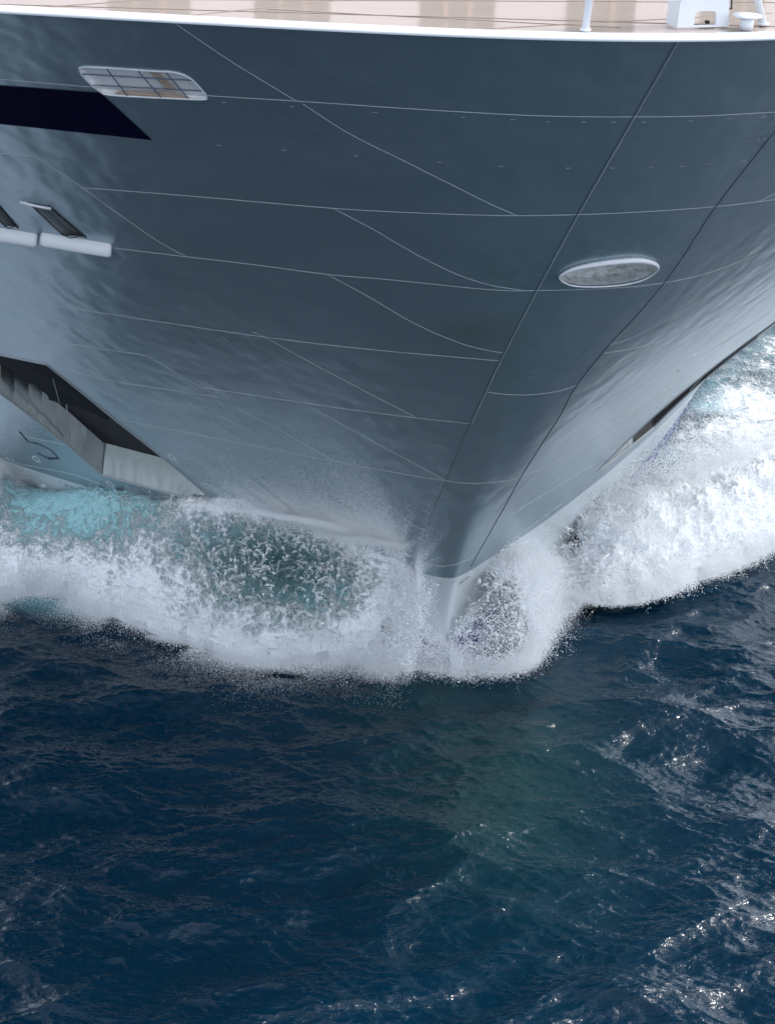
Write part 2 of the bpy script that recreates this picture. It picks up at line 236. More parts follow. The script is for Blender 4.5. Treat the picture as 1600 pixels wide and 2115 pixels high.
class Parts:
    def __init__(s): s.V = []; s.F = []
    def add(s, V, F):
        n = len(s.V); s.V += [tuple(map(float, v)) for v in V]; s.F += [[i+n for i in f] for f in F]
    def tube(s, P, r, k=10, close=False):
        P = [Vector(p) for p in P]; rings = []; n = len(P); V = []; F = []
        for i, p in enumerate(P):
            if close: d = P[(i+1) % n] - P[i-1]
            else: d = P[min(i+1, n-1)] - P[max(i-1, 0)]
            q = d.to_track_quat('Z', 'Y'); rr = r[i] if hasattr(r, '__len__') else r
            for j in range(k):
                a = 2*math.pi*j/k; V.append(p + q @ Vector((rr*math.cos(a), rr*math.sin(a), 0)))
        for i in range(n if close else n-1):
            a, b = i*k, ((i+1) % n)*k
            for j in range(k): F.append([a+j, a+(j+1) % k, b+(j+1) % k, b+j])
        if not close: F.append(list(range(k))[::-1]); F.append([(n-1)*k+j for j in range(k)])
        s.add(V, F)
    def prism(s, base, top):
        n = len(base); s.add(list(base)+list(top), [list(range(n))[::-1], list(range(n, 2*n))] + [[i, (i+1) % n, n+(i+1) % n, n+i] for i in range(n)])
    def box(s, lo, hi):
        (a, b, c), (d, e, f) = lo, hi
        s.prism([(a,b,c),(d,b,c),(d,e,c),(a,e,c)], [(a,b,f),(d,b,f),(d,e,f),(a,e,f)])
    def build(s, name, m, parent, smooth=False): return mesh_obj(name, s.V, s.F, m, parent, smooth)

# value noise in numpy
_T = np.random.default_rng(5).random(1 << 16).astype(np.float32)
def vnoise(P):
    P = np.asarray(P, np.float64); I = np.floor(P).astype(np.int64); f = P - I; f = f*f*(3-2*f); out = 0
    for c in range(8):
        o = np.array([c & 1, c >> 1 & 1, c >> 2 & 1]); J = I + o
        h = (J[..., 0]*73856093 ^ J[..., 1]*19349663 ^ J[..., 2]*83492791) & 0xffffffff
        h = (h*2654435761 >> 13) & 0xffff
        w = np.prod(np.where(o, f, 1-f), -1); out = out + w*_T[h]
    return out
def fbm(P, octv=5, gain=.5, billow=False):
    s = 0; a = 1; t = 0; P = np.asarray(P, float)
    for k in range(octv):
        v = vnoise(P*(2.03**k) + 17.3*k); v = 1-np.abs(2*v-1) if billow else v
        s = s + a*v; t += a; a *= gain
    return s/t
def sst(x, a, b):
    x = np.clip((x-a)/(b-a), 0, 1); return x*x*(3-2*x)

# ------------------------------------------------------------------ hull shape (ship frame: x across, s aft, z up)
SH = 2.7; Y0 = 43.6
def quad_(c, z): q = (z-10)/10; return c[0]+c[1]*q+c[2]*q*q
def hull_s(t, zl):
    z = np.clip(np.asarray(zl, float)-SH, -3.2, 21.5); t = np.abs(t)
    R = np.maximum(quad_(D['R'], z), .15)
    return np.polyval(D['S0C'], (z-10)/10) + quad_(D['A'], z)*(np.sqrt(t*t+R*R)-R) + quad_(D['B'], z)*t*t*.05
TM = 16.
def hp(w, z, off=0.):
    """ship-frame point on the hull skin (off = metres proud of it)"""
    w = np.asarray(w, float); z = np.asarray(z, float)+0*w; aw = np.abs(w); tc = np.minimum(aw, TM); ds = np.maximum(aw-TM, 0)
    s = hull_s(tc, z) + ds; t = np.sign(w)*(tc + 2.5*(1-np.exp(-ds/4)))
    P = np.stack([t, s-Y0, z], -1)
    if off:
        P = P + off*hn(w, z)
    return P
def hn(w, z):
    e = .05; a = hp(np.asarray(w)+e, z)-hp(np.asarray(w)-e, z); b = hp(w, np.asarray(z)+e)-hp(w, np.asarray(z)-e)
    n = np.cross(a, b); return n/np.linalg.norm(n, axis=-1, keepdims=True)
ship_rot = -CAM['psi']
def to_world(P):
    P = np.asarray(P, float); c, s = math.cos(CAM['psi']), math.sin(CAM['psi'])
    t = P[..., 0]+CAM['a']; y = P[..., 1]+Y0
    return np.stack([s*y + c*t, c*y - s*t, P[..., 2]], -1)

# ------------------------------------------------------------------ materials
M_white = mat('white_paint', (.66,.69,.73), .35)
M_dark = mat('black_fittings_and_shade', (.004,.005,.008), .6)  # shade inside the anchor pockets as black paint; also plain black fittings
M_navy = mat('navy_paint', (.0008,.001,.018), .8, spec=.05)
M_mark = mat('dark_marking_paint', (.012,.02,.05), .5)
M_seam = mat('pale_weld', (.42,.47,.50), .45)  # pale tone puts the weld highlights into the colour
M_seamd = mat('dark_weld', (.10,.14,.17), .4, .4); M_tick = mat('faint_tick', (.24,.28,.31), .5)
M_grey = mat('grey_fitting', (.28,.31,.33), .4)

def hull_material():
    m = mat('slate_hull_paint', (.12,.16,.2), .25); g = NT(m)
    p = g.pos(obj=True); sep = g.n('SeparateXYZ'); g.l(p, sep.inputs[0]); z = sep.outputs[2]
    streak = g.noise(g.pos((.5,.5,1.6), obj=True), .5, 5, .6, .4)
    fine = g.noise(g.pos((.25,.25,5), obj=True), 1.5, 4, .6)
    base = g.mix(streak, (.30,.395,.45), (.40,.49,.545))
    base = g.mix(g.math('MULTIPLY', fine, .3), base, (.24,.33,.39))
    stain = g.n('VectorMath', operation='DISTANCE'); g.l(p, stain.inputs[0]); stain.inputs[1].default_value = tuple(hp(-2.3, 14.4))
    st = g.math('MULTIPLY', g.ss(stain.outputs['Value'], 1.5, .1), g.noise(g.pos((1,1,2.5), obj=True), 2.2, 4, .6))
    base = g.mix(g.math('MULTIPLY', st, .6), base, (.22,.19,.15))
    base = g.mix(g.ss(z, 3.62, 3.58), base, (.66,.72,.76))           # paler band under the boot-top weld
    base = g.mix(g.ss(z, 1.10, 1.06), base, (.010,.018,.22))          # blue bottom paint
    g.l(base, g.b.inputs['Base Color'])
    r = g.math('MULTIPLY_ADD', streak, .10, .24); g.l(r, g.b.inputs['Roughness'])
    w = g.noise(g.pos((1.,1.,.07), obj=True), 1.7, 1, .4); w2_ = g.noise(g.pos((.3,.3,.8), obj=True), 1., 1, .5)
    g.l(g.bump(w2_, .05, .12, g.bump(w, .06, .6)), g.b.inputs['Normal'])
    g.b.inputs['Specular IOR Level'].default_value = 1.; g.l(g.math('MULTIPLY', g.math('ADD', g.ss(z, 1.06, 1.10), g.ss(z, 3.58, 3.62)), .33), g.b.inputs['Metallic']); g.b.inputs['IOR'].default_value = 1.6
    return m
M_hull = hull_material()
def steel_material():
    m = mat('stained_steel', (.42,.41,.39), .28, .9); g = NT(m)
    a = g.noise(g.pos((3,.6,.4), obj=True), 1.6, 5, .65, .3); b = g.noise(g.pos((5,.4,.4), obj=True), 2.5, 3, .6)
    c = g.mix(g.ss(a, .42, .7), (.36,.40,.40), (.27,.30,.30)); c = g.mix(g.ss(b, .66, .76), c, (.3,.26,.22))
    g.l(c, g.b.inputs['Base Color']); g.l(g.math('MULTIPLY_ADD', a, .15, .05), g.b.inputs['Roughness'])
    return m
M_steel = steel_material()
def deck_material():
    m = mat('wet_beige_deck', (.52,.42,.37), .1); g = NT(m)
    a = g.noise(g.pos((1,1,1), obj=True), .7, 4, .6); c = g.mix(a, (.34,.29,.26), (.42,.36,.33))
    g.l(c, g.b.inputs['Base Color']); g.l(g.math('MULTIPLY_ADD', a, .1, .03), g.b.inputs['Roughness'])
    g.b.inputs['Specular IOR Level'].default_value = 1.0; g.b.inputs['IOR'].default_value = 1.6
    g.l(g.bump(g.noise(g.pos(obj=True), 2.5, 3, .5), .02, .12), g.b.inputs['Normal'])
    return m
M_deck = deck_material()

# ------------------------------------------------------------------ ship
base_w = to_world((0, 0, 0))
ship = empty('cruise_ship', loc=tuple(base_w)); ship.rotation_euler = (0, 0, ship_rot)
ship['label'] = 'slate grey cruise ship bow with white rim driving through the waves'; ship['category'] = 'ship'
# things outside the picture: the anchor pocket closes and the stripe runs on aft
POCKET = [(-14.9,10.53)] + D['POCKET'][1:6] + [(-14.15,9.7)]
POCKET = [(-17.5,10.55), (-13.2,10.52)] + list(D['POCKET'])[1:6] + [(-12.708,8.074), (-14.5,8.6), (-17.5,8.7)]
mir = lambda L: [(-a, b) for a, b in L][::-1]
def resample(L, d=.25, close=True):
    out = []; n = len(L)
    for i in range(n if close else n-1):
        a, b = np.array(L[i]), np.array(L[(i+1) % n]); k = max(1, int(np.hypot(*(b-a))/d))
        out += [tuple(a+(b-a)*j/k) for j in range(k)]
    if not close: out.append(tuple(L[-1]))
    return out
NET = list(D['NETWIN']); BULL = list(D['BULL'])
def smooth_loop(L, n=6):
    L = np.array(L); out = []; m = len(L)
    for i in range(m):
        a, b, c, d = L[i-1], L[i], L[(i+1) % m], L[(i+2) % m]
        for w in np.arange(n)/n: out.append(tuple(.5*(2*b+(c-a)*w+(2*a-5*b+4*c-d)*w*w+(3*b-a-3*c+d)*w**3)))
    return out
NETL = smooth_loop(NET, 4); BULL = smooth_loop(BULL, 5)
FAIR = [list(q) for q in D['FAIR']]
holes = [resample(POCKET), resample(mir(POCKET)), NETL, mir(NETL), BULL, resample(FAIR[0]), resample(FAIR[1])]
def ccw(L): a = sum(L[i-1][0]*L[i][1]-L[i][0]*L[i-1][1] for i in range(len(L))); return L if a > 0 else L[::-1]
holes = [ccw(h) for h in holes]
def inside(P, L):
    x, y = P[:, 0], P[:, 1]; c = np.zeros(len(P), bool); L = np.array(L)
    for i in range(len(L)):
        (x1, y1), (x2, y2) = L[i-1], L[i]
        if y1 == y2: continue
        k = ((y1 > y) != (y2 > y)) & (x < (x2-x1)*(y-y1)/(y2-y1)+x1); c ^= k
    return c
def hull_mesh():
    from mathutils.geometry import delaunay_2d_cdt
    ws = np.arange(-16, 16.01, .25); ext = TM+np.array([.5,1,1.7,2.6,4,6,9,13,20,35,60,100,140]); ws = np.concatenate([-ext[::-1], ws, ext])
    zs = np.concatenate([[-5,-3.5,-2.5], np.arange(-2, 22.6, .25), [22.7]])
    G = np.array([(w, z) for w in ws for z in zs])
    keep = np.ones(len(G), bool)
    for h in holes:
        hb = np.array(h); near = (G[:,0] > hb[:,0].min()-.3) & (G[:,0] < hb[:,0].max()+.3) & (G[:,1] > hb[:,1].min()-.3) & (G[:,1] < hb[:,1].max()+.3)
        idx = np.where(near)[0]
        if len(idx):
            d = np.min(np.hypot(G[idx, None, 0]-hb[None, :, 0], G[idx, None, 1]-hb[None, :, 1]), 1); keep[idx[d < .09]] = False
            keep[idx[inside(G[idx], h)]] = False
    G = G[keep]; pts = [Vector(map(float, g)) for g in G]; edges = []
    for h in holes:
        n = len(pts); pts += [Vector(map(float, q)) for q in h]; edges += [(n+i, n+(i+1) % len(h)) for i in range(len(h))]
    V, E, F, *_ = delaunay_2d_cdt(pts, edges, [], 0, 1e-6)
    V = np.array([tuple(v) for v in V]); F = np.array([f for f in F if len(f) == 3]); C = V[F].mean(1); k = np.ones(len(F), bool)
    for h in holes: k &= ~inside(C, h)
    F = F[k]; P = hp(V[:, 0], V[:, 1])
    return mesh_obj('hull', P, F, M_hull, ship)
hull_mesh()

def ribbon(pts, width, off, close=False, n_sub=3):
    """thin strip lying on the hull, following it"""
    L = resample(pts, .3, False); L = np.array(L); P = hp(L[:, 0], L[:, 1], off); N = hn(L[:, 0], L[:, 1])
    T = np.gradient(P, axis=0); S = np.cross(N, T); S /= np.linalg.norm(S, axis=1, keepdims=True)+1e-9
    w = width*(.8+.4*np.random.default_rng(len(L)).random(len(L)))[:, None]
    V = np.stack([P-S*w/2-N*off, P-S*w*.3, P+S*w*.3, P+S*w/2-N*off], 1).reshape(-1, 3)
    return V, grid_faces(len(L), 4)
for k, s in enumerate(D['SEAMS']):
    if len(s) > 1: V, F = ribbon(s, .023 if k < 18 else .015, .006); mesh_obj('plate_seam', V, F, M_seam, ship)
for s in (D['STEM_L'], D['STEM_R']):
    V, F = ribbon(s, .022, .012); o = mesh_obj('stem_seam', V, F, M_seamd, ship)
V, F = ribbon([(a+.05, b) for a, b in D['STEM_L'][:-12]], .02, .008); mesh_obj('plate_seam', V, F, M_seam, ship)
for s in D['TICKS']:
    if len(s) > 1: V, F = ribbon(s, .022, .006); mesh_obj('alignment_tick', V, F, M_tick, ship)
for k0, k1 in ((0, 5), (5, 6), (6, 10)):
    mk = Parts()
    for s in D['DRAFT'][k0:k1]:
        if len(s) > 1: V, F = ribbon(s, .022, .006); mk.add(V, F)
    mk.build('draft_mark', M_mark, ship)
mk = Parts()
for s in D['DRAFT2']:
    if len(s) > 1: V, F = ribbon(s, .03, .006); mk.add(V, F)
mk.build('side_draft_marks', M_mark, ship)
V, F = ribbon(D['SYMBOL'][0], .13, .007); mesh_obj('bulb_symbol', V, F, M_mark, ship)
rm = Parts()
for s in D['ROUND']: V, F = ribbon(s, .035, .006); mesh_obj('hook_plate', V, F, M_white, ship)

def patch(loop, off, name, m, parent, d=.3):
    from mathutils.geometry import delaunay_2d_cdt
    lo = np.min(loop, 0); hi = np.max(loop, 0)
    G = np.array([(x, y) for x in np.arange(lo[0], hi[0], d) for y in np.arange(lo[1], hi[1], d)]); G = G[inside(G, loop)]
    pts = [Vector(map(float, g)) for g in G]; n = len(pts); L = resample(loop, d); pts += [Vector(map(float, q)) for q in L]
    V, E, F, *_ = delaunay_2d_cdt(pts, [(n+i, n+(i+1) % len(L)) for i in range(len(L))], [], 1, 1e-6)
    V = np.array([tuple(v) for v in V]); return mesh_obj(name, hp(V[:, 0], V[:, 1], off), [list(f) for f in F], m, parent)
patch([(-10.94,20.93),(-9.87,19.77),(-12.78,19.87),(-17,19.9),(-17,20.95),(-12.78,20.93)], .008, 'painted_stripe', M_navy, ship)

def recess(loop, vec, name, m_wall, m_back, parent, back_scale=1.):
    """walls running inwards from a hull opening, closed by a back plate"""
    L = np.array(loop); P = hp(L[:, 0], L[:, 1]); vec = np.array(vec, float); Q = P+vec; c = Q.mean(0); Q = c+(Q-c)*back_scale
    n = len(L); o = mesh_obj(name, np.vstack([P, Q]), [[i, (i+1) % n, n+(i+1) % n, n+i] for i in range(n)], m_wall, parent, False)
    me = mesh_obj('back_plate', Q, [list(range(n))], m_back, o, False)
    return o, P, Q
ANCH = [(-12.9,10.45),(-12.6,10.40),(-11.56,10.40),(-9.56,7.95),(-9.76,7.78),(-10.1,7.97),(-10.5,8.14),(-10.68,8.14),(-11.35,8.18),(-11.45,9.15),(-11.7,8.9),(-12.1,9.0),(-12.5,9.6),(-13.3,9.9)]
# anchor pockets: steel lined floor, shade of the depth painted black, anchor in similar black
for side in (-1, 1):
    Lp = resample(POCKET, .6) if side < 0 else resample(mir(POCKET), .6)
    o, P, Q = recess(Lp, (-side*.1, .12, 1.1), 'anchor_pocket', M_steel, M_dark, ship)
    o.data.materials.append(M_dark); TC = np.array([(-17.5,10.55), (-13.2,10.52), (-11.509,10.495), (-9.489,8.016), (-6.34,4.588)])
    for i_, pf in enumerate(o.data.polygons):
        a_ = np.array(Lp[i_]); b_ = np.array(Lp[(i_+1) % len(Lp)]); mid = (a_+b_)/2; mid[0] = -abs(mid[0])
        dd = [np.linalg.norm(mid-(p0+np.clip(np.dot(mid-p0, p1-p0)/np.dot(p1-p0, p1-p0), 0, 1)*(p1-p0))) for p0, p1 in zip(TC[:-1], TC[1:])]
        if min(dd) < .05 or (side > 0 and mid[0] < -8.6): pf.material_index = 1  # upper walls, and outer ones on the right, painted black as shade
    an = Parts(); f = lambda w, z, off: tuple(hp(side*w, z)+np.array((-side*.1, .12, 1.))*off)
    # anchor block outlined like the pocket's shadow, its shade painted black; shank
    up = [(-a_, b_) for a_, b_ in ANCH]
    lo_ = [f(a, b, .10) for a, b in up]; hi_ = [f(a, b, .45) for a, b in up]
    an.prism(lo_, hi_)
    a = an.build('anchor', M_anchor if 'M_anchor' in globals() else mat('shade_black_anchor', (.006,.008,.014), .8, spec=.15), o)  # black stands for the shadow around the anchor as well
    sk = Parts(); sk.tube([f(11.3, 9.6, .06), f(11.05, 8.2, .06)], .012, 8); sk.tube([f(10.86, 7.9, .3), f(10.66, 6.0, .05)], .02, 8)
    sk.build('shank', M_grey, a)
    rim = Parts(); rim.tube([tuple(hp(w, z, .0)) for w, z in Lp], .035, 6, True); rim.build('pocket_lip', M_grey, o)

# net covered mooring window
M_beige = mat('beige_floor', (.55,.42,.33), .5); M_netb = mat('net_rope', (.10,.13,.19), .6)
M_in = mat('white_daylight_panel', (.93,.93,.95), .5)  # shallow white panel stands in for the daylit space behind the opening
for side in (-1, 1):
    L = NETL if side < 0 else mir(NETL)
    o, P, Q = recess(L, (-side*.06, .12, -.0), 'mooring_window', M_in, M_in, ship)
    fr = Parts(); fr.tube([tuple(hp(w, z, .01)) for w, z in L], .018, 6, True); fr.build('window_frame', M_white, o)
    nt = Parts()
    for w0, w1 in ((-10.9,-10.45), (-10.35,-9.83), (-9.85,-9.33)):
        top = (w0, 21.56); bot = (w1, 20.9)
        nt.tube([tuple(hp(-side*-1*(-top[0]) if 0 else (side*-1)*top[0], top[1], .0)), tuple(hp((side*-1)*bot[0], bot[1], .0))], .013, 6)
    for (w0, z0), (w1, z1) in (((-11.31,21.36), (-9.32,21.38)), ((-11.1,21.1), (-9.13,21.14))):
        nt.tube([tuple(hp((side*-1)*(w0+(w1-w0)*q), z0+(z1-z0)*q, .0)) for q in (0,.5,1)], .013, 6)
    nt.build('safety_net', M_netb, o)
    ins = Parts(); g_ = lambda w, z, k: tuple(hp((side*-1)*w, z)+np.array((-side*.5, 1., -.1))*k*.16)
    ins.prism([g_(-10.2,21.55,.5), g_(-10.05,21.55,.5), g_(-9.6,21.1,.5), g_(-9.8,21.1,.5)], [g_(-10.2,21.55,.6), g_(-10.05,21.55,.6), g_(-9.6,21.1,.6), g_(-9.8,21.1,.6)])
    ins.prism([g_(-10.7,20.93,.3), g_(-9.4,20.95,.3), g_(-9.75,21.08,.55), g_(-10.6,20.99,.5)], [g_(-10.7,20.9,.35), g_(-9.4,20.92,.35), g_(-9.75,21.04,.6), g_(-10.6,20.96,.55)])
    ins.build('mooring_post', M_beige, o)

# bullnose on the stem
o, P, Q = recess(BULL, (0.05, .75, -.12), 'bullnose', mat('worn_grey_white', (.42,.44,.44), .5), M_grey, ship, .82)
g = NT(o.data.materials[0]); c = g.mix(g.ss(g.noise(g.pos((2,1,3), obj=True), 3, 5, .65), .45, .65), (.70,.74,.77), (.42,.42,.41)); g.l(c, g.b.inputs['Base Color'])
bk = [c_ for c_ in o.children if c_.name.startswith('back_plate')][0]; bk.data.materials[0] = o.data.materials[0]
rb = Parts(); BL = np.array(BULL); rad = [.018+.045*max(0, (z-16.45)/.5) for w, z in BULL]
rb.tube([tuple(hp(w, z, .05)) for w, z in BULL], rad, 10, True); rb.build('bullnose_ring', M_white, o, True)

# fairleads low on the left with white lips
for k in range(2):
    o, P, Q = recess(resample(FAIR[k], .3), (.25, .35, -.1), 'fairlead', M_grey, M_grey, ship)
    (w0, z0), (w1, z1) = D['LIP'][k]; lip = Parts(); V = []; n = 24; kk = 12
    for i in range(n):
        q = i/(n-1); w = w0+(w1-w0)*q; z = z0+(z1-z0)*q; c = hp(w, z); N = hn(w, z)
        for j in range(kk):
            a = math.pi*2*j/kk; e = 1 if 0 < i < n-1 else .8
            V.append(c + np.array((0,0,1))*math.sin(a)*.155*e + N*(.10+math.cos(a)*.13*e))
    lip.add(V, [list(f) for f in grid_closed(n, kk)] + [list(range(kk))[::-1], [(n-1)*kk+j for j in range(kk)]])
    lip.build('lip', M_white, o, True)
    if k == 0:
        hd = Parts(); (a0, b0), (a1, b1) = D['HOOD'][0]
        hd.tube([tuple(hp(a0, b0, .06)), tuple(hp((a0+a1)/2, (b0+b1)/2, .07)), tuple(hp(a1, b1, .06))], .035, 8); hd.build('hood', M_white, o, True)
    rl = Parts(); F_ = FAIR[k]
    for a, b in ((F_[0], F_[3]), (F_[1], F_[2])):
        rl.tube([tuple(hp(a[0]+(b[0]-a[0])*q, a[1]+(b[1]-a[1])*q, .015)) for q in (0,.33,.66,1)], .014, 6)
    for q in (.8, .88):
        A = np.array(F_[0])*(1-q)+np.array(F_[3])*q; B = np.array(F_[1])*(1-q)+np.array(F_[2])*q
        rl.tube([tuple(hp(*(A*(1-e)+B*e), .02)+np.array((0,0,-.12*math.sin(math.pi*e)))) for e in (0,.25,.5,.75,1)], .012, 6)
    rl.build('roller_frame', M_dark, o)

# rim, deck and what stands on it
ZR = 22.72
tt = np.concatenate([-TM-np.array([40,20,9,4,1.7,.5]), np.arange(-16, 16.01, .25), TM+np.array([.5,1.7,4,9,20,40])])
E = hp(tt, ZR); N = hn(tt, ZR)*np.array([1,1,0]); N /= np.linalg.norm(N, axis=1, keepdims=True)
prof = [(.02,-.03), (.03,-.02), (.03,.015), (.01,.03), (-.42,.04), (-.46,.02), (-.46,-.1)]
V = np.stack([E+N*a+np.array((0,0,b)) for a, b in prof], 1).reshape(-1, 3)
mesh_obj('bulwark_rim', V, grid_faces(len(tt), len(prof)), M_white, ship)
inn = E-N*.44; inn[:, 2] = ZR+.02; far = inn.copy(); far[:, 1] = 25.; far[:, 1] = np.maximum(far[:, 1], inn[:, 1]+.1)
far[:, 0] = np.clip(far[:, 0], -18, 18)
mesh_obj('foredeck', np.stack([inn, far], 1).reshape(-1, 3), grid_faces(len(tt), 2), M_deck, ship, False)
ds = Parts()
for a, b in (((-13,-13.2), (3,-15.2)), ((-12,-10.5), (3,-12.5)), ((-9.5,-13.4), (2,-8)), ((-4.6,-14.5), (1.5,-13.4)), ((-8,-12), (-2,-14.4)), ((-12,-12.2), (-7,-10))):
    ya = float(hull_s(abs(a[0]), 22.7))-Y0+.52; ds.tube([(a[0], max(a[1], ya), ZR+.025), (b[0], b[1], ZR+.025)], .006, 4)
ds.build('deck_seams', mat('brown_joint', (.22,.16,.12), .5), ship)
# superstructure front behind the deck, mirrored in the wet planks
SY = 1.4+0.; sp = Parts(); sp.box((-16, SY, ZR-.1), (16, SY+8, ZR+9)); so = sp.build('superstructure', mat('cream_superstructure', (.78,.70,.66), .5), ship)
M_win = mat('olive_tinted_glass', (.13,.12,.07), .3); M_cur = mat('tan_mullion', (.42,.28,.18), .5)
for a, b in ((-9.4,-7.3), (-5.6,-3.6), (-1.1,1.0), (3.1,5.1), (7.1,9.)):
    wn = Parts(); wn.box((a, SY-.04, ZR+1.2), (b, SY-.003, ZR+5.4)); wo = wn.build('window', M_win, so)
    ml = Parts()
    for q in (.33, .66): ml.box((a+(b-a)*q-.07, SY-.09, ZR+1.2), (a+(b-a)*q+.07, SY-.043, ZR+5.4))
    ml.build('mullion', M_cur, wo)
def dk(t, s, z=0): return (t, s-Y0, ZR+.05+z)
DP = D['DECKPX']
# mast: hollow white tapering box with a rounded window opening
ma = Parts(); x0, y0 = -1.02, 28.93; x1 = .0; w_top0, w_top1 = -.92, -.14
def mast_shell():
    A = [(x0, 0), (x1, 0), (-.17, 2.4), (-.86, 2.4)]
    hole = [(-.70,.0), (-.26,.0), (-.27,.20), (-.29,.235), (-.34,.25), (-.60,.25), (-.66,.23), (-.685,.19)]
    from mathutils.geometry import delaunay_2d_cdt
    P2 = [Vector(q) for q in A]+[Vector((a, b+.03)) for a, b in hole]; nh = len(hole)
    V, E_, F, *_ = delaunay_2d_cdt(P2, [(0,1),(1,2),(2,3),(3,0)]+[(4+i, 4+(i+1) % nh) for i in range(nh)], [], 1, 1e-6)
    V = np.array([tuple(v) for v in V]); F = [list(f) for f in F if not inside(V[list(f)].mean(0)[None], [(a, b+.03) for a, b in hole])[0]]
    n = len(V); fr = [dk(a, y0+.1*b, b) for a, b in V]; bk = [dk(a, y0+.07+.1*b, b) for a, b in V]
    ma.add(fr+bk, F+[[i+n for i in f][::-1] for f in F])
    H = [i for i in range(n)]
    for L in ([tuple(q) for q in A], [(a, b+.03) for a, b in hole]):
        ma.add([dk(a, y0+.1*b, b) for a, b in L]+[dk(a, y0+.07+.1*b, b) for a, b in L], [[i, (i+1) % len(L), len(L)+(i+1) % len(L), len(L)+i] for i in range(len(L))])
    for (a, c) in ((x0, -.86), (x1, -.17)):   # side cheeks running aft
        s_ = -1 if a == x0 else 1
        ma.prism([dk(a, y0+.07, 0), dk(a-s_*.05, y0+.07, 0), dk(a-s_*.05+(-.03 if s_<0 else 0), y0+.45, 0), dk(a+(-.03 if s_<0 else 0), y0+.45, 0)],
                 [dk(c, y0+.3, 2.4), dk(c-s_*.05, y0+.3, 2.4), dk(c-s_*.05, y0+.65, 2.4), dk(c, y0+.65, 2.4)])
mast_shell(); mo = ma.build('foremast', M_white, ship)
b_ = Parts(); b_.tube([dk(-1.0, 28.9, .5), dk(-1.42, 28.95, .5), dk(-1.42, 28.95, 1.2)], .03, 8); b_.build('handrail', M_white, mo)
b_ = Parts(); b_.box(tuple(np.array(dk(-.36, 29.12, .02))), tuple(np.array(dk(-.30, 29.2, .07)))); b_.build('cable_clip', M_dark, mo)
ld = Parts()
ld.tube([dk(.07, 29.05, .28), dk(-.03, 29.2, 2.2)], .015, 6); ld.tube([dk(.00, 29.05, .28), dk(-.10, 29.2, 2.2)], .015, 6)
for q in np.linspace(0, 1, 12): ld.tube([dk(.07-.1*q, 29.05+.15*q, .3+1.9*q), dk(.0-.1*q, 29.05+.15*q, .3+1.9*q)], .010, 5)
ld.build('ladder', M_dark, mo)
for (bx, by), (tx, ty, tz) in ((DP['brace1'][0], (-1.9, 30.6, 3.6)), (DP['brace2'][0], (-.1, 30.8, 4.2))):
    b_ = Parts(); b_.tube([dk(bx, by+.05, 0), dk(tx, ty, tz)], .07, 14); b_.tube([dk(bx, by+.05, 0), dk(bx, by+.05, .04)], .1, 14); b_.build('brace', M_white, mo, True)
b_ = Parts(); c = dk(.25, 28.75)
b_.tube([(c[0], c[1], c[2]-.02), (c[0], c[1], c[2]+.2)], .13, 24); b_.tube([(c[0], c[1], c[2]+.2), (c[0], c[1], c[2]+.215), (c[0], c[1], c[2]+.235)], [.2,.27,.27], 28)
b_.build('bollard', M_white, ship, True)

# ------------------------------------------------------------------ water material
def water_material(name, sheet=False):
    m = mat(name, (.002,.015,.035), .08); g = NT(m)
    foam, aqua, green = g.attr('foam'), g.attr('aqua'), g.attr('green')
    p = g.pos()
    n1 = g.noise(p, 1.1, 9, .68, .6); n2 = g.noise(g.pos((1,1.6,1), (0,0,.35)), 3.2, 7, .7, 1.2)
    vo = g.n('TexVoronoi', feature='DISTANCE_TO_EDGE'); 
    wv = g.n('VectorMath', operation='ADD'); nc = g.n('TexNoise'); g.l(p, nc.inputs['Vector']); nc.inputs['Scale'].default_value = 2.; nc.inputs['Detail'].default_value = 5
    sc = g.n('VectorMath', operation='SCALE'); g.l(nc.outputs['Color'], sc.inputs[0]); sc.inputs['Scale'].default_value = .9
    g.l(p, wv.inputs[0]); g.l(sc.outputs[0], wv.inputs[1]); g.l(wv.outputs[0], vo.inputs['Vector']); vo.inputs['Scale'].default_value = 2.6
    lace = g.ss(vo.outputs['Distance'], .14, .0)
    mixn = g.math('ADD', g.math('MULTIPLY', n1, .55), g.math('MULTIPLY', n2, .45))
    mixn = g.math('ADD', mixn, g.math('MULTIPLY', lace, .10))
    # coverage: threshold falls as the foam attribute rises
    th = g.math('MULTIPLY_ADD', foam, -.60, .80)
    cov = g.ss(g.math('SUBTRACT', mixn, th), -.03, .22)
    cov = g.math('MULTIPLY', cov, g.ss(foam, .02, .12))
    deep = g.mix(green, (.0001,.0155,.034), (.002,.030,.032))
    wat = g.mix(aqua, deep, (.34,.62,.66))
    col = g.mix(cov, wat, (.84,.87,.90))
    g.l(col, g.b.inputs['Base Color'])
    g.l(g.math('MULTIPLY_ADD', cov, .55, .04), g.b.inputs['Roughness'])
    g.b.inputs['IOR'].default_value = 1.33
    # wind ripples: crinkled, long across the wind
    r1 = g.noise(g.pos((1,2.1,1), (0,0,.12)), 2.4, 3, .6, .5)
    r2 = g.noise(g.pos((1,2.6,1), (0,0,-.25)), 7., 1, .5, .4)
    rid = g.math('SUBTRACT', 1., g.math('ABSOLUTE', g.math('MULTIPLY_ADD', r1, 2., -1.)))
    h = g.math('ADD', g.math('MULTIPLY', rid, .6), g.math('MULTIPLY', r2, .22))
    hf = g.math('ADD', g.math('MULTIPLY', n2, .5), g.math('MULTIPLY', cov, .8))
    nb = g.bump(h, .05, .85)
    nf = g.bump(hf, .12, g.ss(foam, .03, .3), nb)
    g.l(nf, g.b.inputs['Normal'])
    return m
M_sea = water_material('sea_water'); M_wave = M_sea

